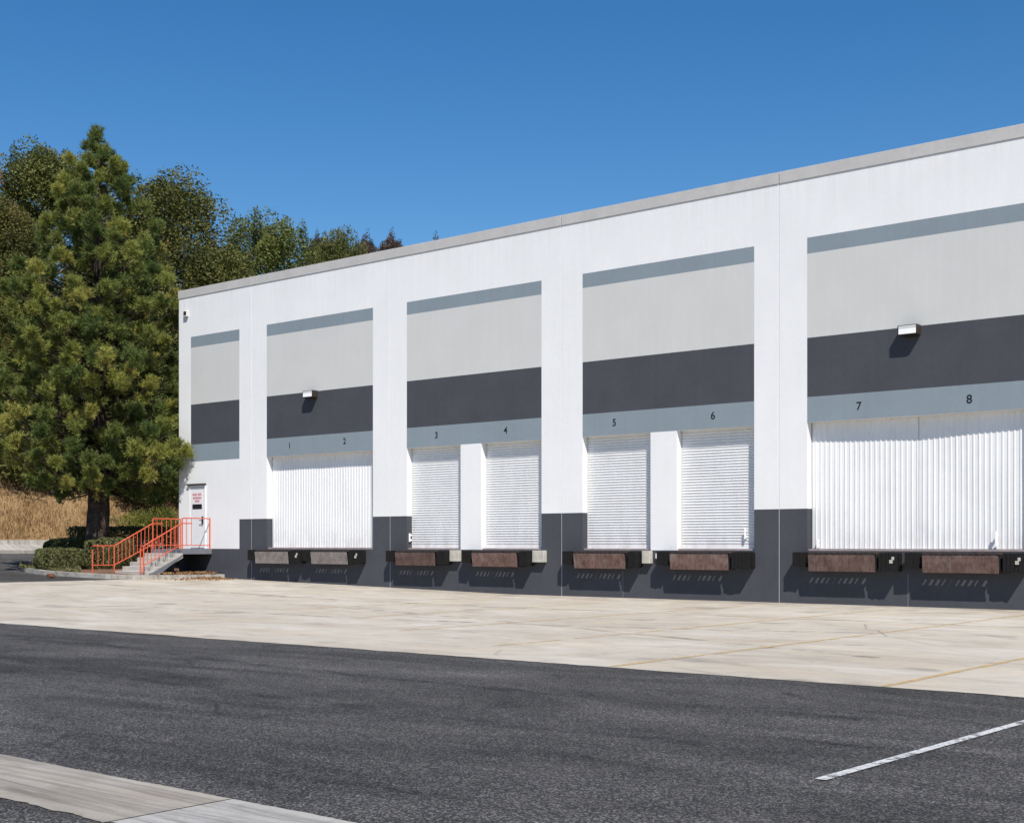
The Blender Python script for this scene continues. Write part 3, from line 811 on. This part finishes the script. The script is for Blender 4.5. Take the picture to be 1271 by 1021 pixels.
def bush_leaves(clumps, per, size, aspect=.5, shell=.6):
    """clumps: rows x,y,z,rx,ry,rz -> leaf quads"""
    c = np.repeat(np.asarray(clumps), per, 0); n = len(c)
    d = unit(rng.normal(size=(n, 3))); r = rng.random((n, 1)) ** (1 / 3.) * (1 - shell) + shell * rng.uniform(.8, 1.08, (n, 1))
    p = c[:, :3] + d * r * c[:, 3:6]
    q = leaf_quads(p, size, aspect)
    base = np.repeat(rng.uniform(.02, .88, len(clumps)), per)
    return q, np.clip(base + rng.normal(0, .11, n), 0, 1)

def tree_proto(kind, H, W, mat, bark, nsh):
    """broad upright tree: limbs, lumpy clumps, upright shoots breaking the top"""
    e = empty(kind, (0, 0, 0), '-', 'tree')
    m = MB(); cl = []
    th = H * .22
    m.tube([(0, 0, -.6), (.1, .05, th * .5), (0, .1, th), (.1, 0, H * .62)], [.34, .27, .22, .07], 9)
    N = 112
    for i in range(N):
        t = random.random() ** .85; zz = H * (.14 + .80 * t)
        rr = W * np.interp(t, [0, .2, .5, .75, .92, 1], [.62, .92, 1., .82, .5, .25]) * random.uniform(.45, 1.)
        az = random.uniform(0, 6.283); p = (rr * math.cos(az), rr * math.sin(az), zz)
        s = random.uniform(.6, 1.15) * W * .34
        cl.append((*p, s, s, s * random.uniform(.9, 1.5)))
        if i % 2 == 0: limb(m, (0, .05, max(th * .7, zz - rr * .9)), p, .07, .02, 4)
    for i in range(nsh):
        az = random.uniform(0, 6.283); rr = W * random.uniform(.05, .75); zz = H * (random.uniform(.90, 1.0) - .17 * (rr / W) ** 2)
        cl.append((rr * math.cos(az), rr * math.sin(az), zz, .32, .32, random.uniform(.7, 1.25)))
    m.build('trunk', bark, e, smooth=True)
    q1, t1 = bush_leaves(cl[:N], 800, .165, .5, .55); q2, t2 = bush_leaves(cl[N:], 200, .155, .45, .2)
    leaves_mesh('crown', np.concatenate([q1, q2]), np.concatenate([t1, t2 + .15]), mat, e)
    return e
def copy_tree(o):
    c = o.copy(); COL.objects.link(c)
    for ch in o.children:
        k = ch.copy(); COL.objects.link(k); k.parent = c
    return c
def ray(px, dep):      # metric position on the plan for a bearing from the viewpoint (layout only)
    a = (px - 635.5) / 1638.; t = R(TH)
    return dep * (-math.sin(t) + a * math.cos(t)), dep * (math.cos(t) + a * math.sin(t)) - DIST
PA = tree_proto('broadleaf_tree', 17., 3.4, 'olive_leaves', 'pale_bark', 12)
PB = tree_proto('broadleaf_tree', 17., 4.0, 'olive_leaves', 'pale_bark', 18)
PC = tree_proto('broadleaf_tree', 17., 2.6, 'grey_leaves', 'pale_bark', 16)
used = set()
TR = [  # plan position, tree-top height, width factor, prototype, turn, label
    (-5, 74, 20.9, .95, PA, 1., 'leafy olive tree at the left edge of the slope, its crown partly cut off'),
    (58, 78, 25.0, 1.1, PA, 2.2, 'tall olive-green tree behind the pine on its left, highest of the hillside trees'),
    (152, 86, 23.0, 1.0, PB, .3, 'olive-green tree hidden mostly behind the upper pine'),
    (208, 80, 23.6, 1.25, PB, 3.2, 'broad olive tree with spiky shoots showing right of the pine above the roof corner'),
    (262, 88, 21.4, .85, PC, 1.5, 'thin greyish tree with sparse upright shoots between two olive crowns'),
    (328, 85, 22.4, 1.15, PB, 4.4, 'wide rounded olive tree above the roof, just right of the thin greyish tree'),
    (418, 92, 23.3, .85, PA, 5.1, 'smaller round olive tree peeking above the roof, right of the wide rounded one'),
    (392, 98, 24.2, .6, PC, 0.4, 'slim dark tree top just left of the smaller round olive tree'),
    (455, 98, 24.1, .75, PC, 2.0, 'dark narrow tree top above the roof next to the smaller round olive tree'),
    (488, 100, 24.7, .8, PC, 2.9, 'low dark tree top on the roofline, second of the small dark tops from the right'),
    (543, 104, 25.3, .75, PC, 3.9, 'tiny dark tree tip farthest right above the roofline'),
    (250, 92, 18.6, 1.1, PB, 2.6, 'low dark crown just above the roof corner, under the thin greyish tree'),
    (375, 96, 20.6, 1.0, PA, 3.6, 'low crown filling the gap between the wide rounded tree and the smaller round one'),
    (20, 73, 16.0, .85, PB, 5.5, 'lower yellowish olive tree at the left edge in front of the taller trees'),
    (185, 77, 16.5, .95, PB, 1.2, 'dark leafy tree between the pine and the building corner'),
]
for px, dep, top, wf, pr, rz, lab in TR:
    X, Y = ray(px, dep); zb = float(hill_z(X, Y))
    o = pr if pr.name not in used else copy_tree(pr); used.add(pr.name)
    o.location = (X, Y, zb - .1); o.rotation_euler.z = rz; hs = (top - zb) / 17.; o.scale = (wf, wf, hs)
    tag(o, lab, 'tree', 'trees on the hillside')
    if 'yellowish' in lab:
        sl = [c for c in o.children if c.name.startswith('crown')][0].material_slots[0]; sl.link = 'OBJECT'; sl.material = M['yellow_olive_leaves']

def shrub(name, x, y, z, rx, ry, h, mat, n, size, lab, group, cat='shrub', dens=60):
    e = empty(name, (x, y, z), lab, cat, group)
    m = MB()
    for k in range(5): limb(m, (random.uniform(-.1, .1), random.uniform(-.1, .1), -.1), (random.uniform(-.6, .6) * rx, random.uniform(-.6, .6) * ry, h * .7), .04, .012, 3)
    m.build('stem', 'bark', e)
    cl = []
    for k in range(n):
        a = random.uniform(0, 6.283); r = math.sqrt(random.random()) * .85; zz = h * (.12 + .75 * random.random() * (1 - .45 * r * r))
        s = .26 * min(rx, ry, h) * random.uniform(.8, 1.5)
        cl.append((rx * r * math.cos(a), ry * r * math.sin(a), zz, s, s, s))
    q, t = bush_leaves(cl, dens, size, .5, .5); leaves_mesh('foliage', q, t, mat, e)
    return e
SH = [(8, 68.6, 3.2, 2.2, 3.6, 'olive_leaves', 'dark bush at the foot of the trees at the left edge'),
      (52, 70.2, 2.8, 2.2, 3.4, 'olive_leaves', 'dark bush on the slope just left of the pine'),
      (98, 72.2, 2.6, 2., 3.4, 'olive_leaves', 'dark bush on the slope seen behind the pine trunk'),
      (160, 72.2, 2.4, 2., 3.6, 'olive_leaves', 'dark bush on the slope right of the pine trunk'),
      (203, 74.2, 2.2, 2., 3.8, 'olive_leaves', 'dark bush on the slope nearest the building corner')]
for px, dep, rx, ry, hh, mt, lab in SH:
    X, Y = ray(px, dep); shrub('hillside_bush', X, Y, float(hill_z(X, Y)) - .1, rx, ry, hh, mt, 90, .17, lab, 'bushes under the trees', 'bush', 110)
for px, dep, rx, hh, lab in ((162, 70, 1.3, 1.15, 'yellow-green shrub behind the stair railing, leftmost of three'), (190, 71, 1.3, 1.35, 'yellow-green shrub behind the stair railing, middle of three'), (214, 72, 1.1, 1.6, 'yellow-green shrub nearest the building corner behind the stair')):
    X, Y = ray(px, dep); shrub('yellow_shrub', X, Y, float(hill_z(X, Y)) - .35 if X < -58.7 else gz(X), rx, rx, hh, 'yellow_leaves', 40, .09, lab, 'yellow-green shrubs behind the stair', 'shrub', 110)

def hedge(px, dep, wx, wy, h, rz, n, size, lab, rnd=.0, mat='hedge_leaves', cat='hedge'):
    X, Y = ray(px, dep); z = gz(X) + .14
    e = empty('clipped_hedge' if cat == 'hedge' else 'clipped_shrub', (X, Y, z), lab, cat, None, rz)
    m = MB()
    for k in range(7):
        u = random.uniform(-.4, .4) * wx; v = random.uniform(-.4, .4) * wy
        limb(m, (u, v, -.1), (u + random.uniform(-.15, .15), v, h * .8), .025, .01, 3)
    m.build('stem', 'bark', e)
    p = rng.uniform(-1, 1, (n, 3)); ax = rng.integers(0, 3, n); sh = rng.random(n) < .72
    sg = np.sign(p[np.arange(n), ax]); p[np.arange(n)[sh], ax[sh]] = sg[sh] * rng.uniform(.90, 1.03, sh.sum())
    if rnd:
        pw = 2. / (1 - rnd) if rnd < 1 else 2
        nn = (np.abs(p) ** 4).sum(1, keepdims=True) ** .25; p = p / np.maximum(nn, .01) * np.where(sh, 1., rng.random(n))[:, None] ** .4
        p = p * (1 - rnd) + unit(p) * rnd * np.linalg.norm(p, axis=1, keepdims=True) * .95
    lump = 1 + .075 * np.sin(p[:, :1] * 7 + X) * np.sin(p[:, 2:3] * 5 + p[:, 1:2] * 6)
    p = p * lump * np.array([wx / 2, wy / 2, h / 2]) + np.array([0, 0, h / 2])
    leaves_mesh('foliage', leaf_quads(p, size, .6), np.clip(rng.normal(.45, .22, n), 0, 1), mat, e)
RZ = R(TH)
hedge(75, 47.7, 1.75, 1.0, .80, RZ, 9000, .075, 'low clipped hedge in sunlight left of the pine trunk', .35)
hedge(90, 51.5, 2.0, 1.3, 1.02, RZ, 15000, .085, 'shaded clipped hedge directly behind the low sunlit hedge', .3)
hedge(136, 48.0, 1.75, 1.5, 1.2, RZ, 9000, .07, 'rounded clipped shrub between the pine trunk and the stair railing', .85, cat='shrub')
hedge(163, 52.5, 4.4, 1.3, 1.5, RZ - .1, 30000, .085, 'long tall dark hedge in shade behind the stair')
# low ground cover at the island tip
n = 9000
t = rng.random(n); px = rng.uniform(24, 100, n); dp = rng.uniform(46.0, 49.4, n)
a = (px - 635.5) / 1638.; tt = R(TH)
x = dp * (-math.sin(tt) + a * math.cos(tt)); y = dp * (math.cos(tt) + a * math.sin(tt)) - DIST
keep = (y > -3.25 + .0 * x) & (x > -46.3) & ((x + 46.3) * 1.4 + (y + 2.4) * 1.0 > .35); x, y = x[keep], y[keep]
zz = np.array([gz(v) for v in x]) + .13 + rng.random(len(x)) ** 1.5 * .24 * (.5 + .5 * np.sin(x * 3) * np.sin(y * 4))
gc = leaves_mesh('ground_cover', leaf_quads(np.stack([x, y, zz], 1), .085, .45, np.array([0, 0, .5])), np.clip(rng.normal(.6, .25, len(x)), 0, 1), 'hedge_leaves')
tag(gc, 'low olive ground cover at the tip of the kerbed island', 'ground cover', None, 'stuff')
# leaf litter at the wall foot
n = 1500
x = rng.normal(-37.3, .75, n); y = -.25 - np.abs(rng.normal(0, .9, n)); keep = (x < -35.6) & (x > -39.2) & (y > -2.9); x, y = x[keep], y[keep]
zz = np.array([gz(v) for v in x]) + np.where(x < -36.9, .17, .02) + rng.random(len(x)) * .07 * np.exp(-((x + 37.2) / .6) ** 2)
lt = leaves_mesh('leaf_litter', leaf_quads(np.stack([x, y, zz], 1), .085, .5), rng.random(len(x)), 'dry_litter')
tag(lt, 'dry brown leaves drifted against the wall foot by the landing', 'leaves', None, 'stuff')
# rock on the driveway by the kerb
bm = bmesh.new(); bmesh.ops.create_icosphere(bm, subdivisions=2, radius=.13)
for v in bm.verts: v.co = v.co * (1 + random.uniform(-.18, .18)); v.co.z *= .7; v.co.x *= 1.3
me = bpy.data.meshes.new('rock'); bm.to_mesh(me); bm.free(); me.materials.append(M['rock'])
o = bpy.data.objects.new('rock', me); COL.objects.link(o); X, Y = ray(63, 44.3); o.location = (X, Y, gz(X) + .06)
tag(o, 'reddish brown rock lying at the island kerb', 'rock')
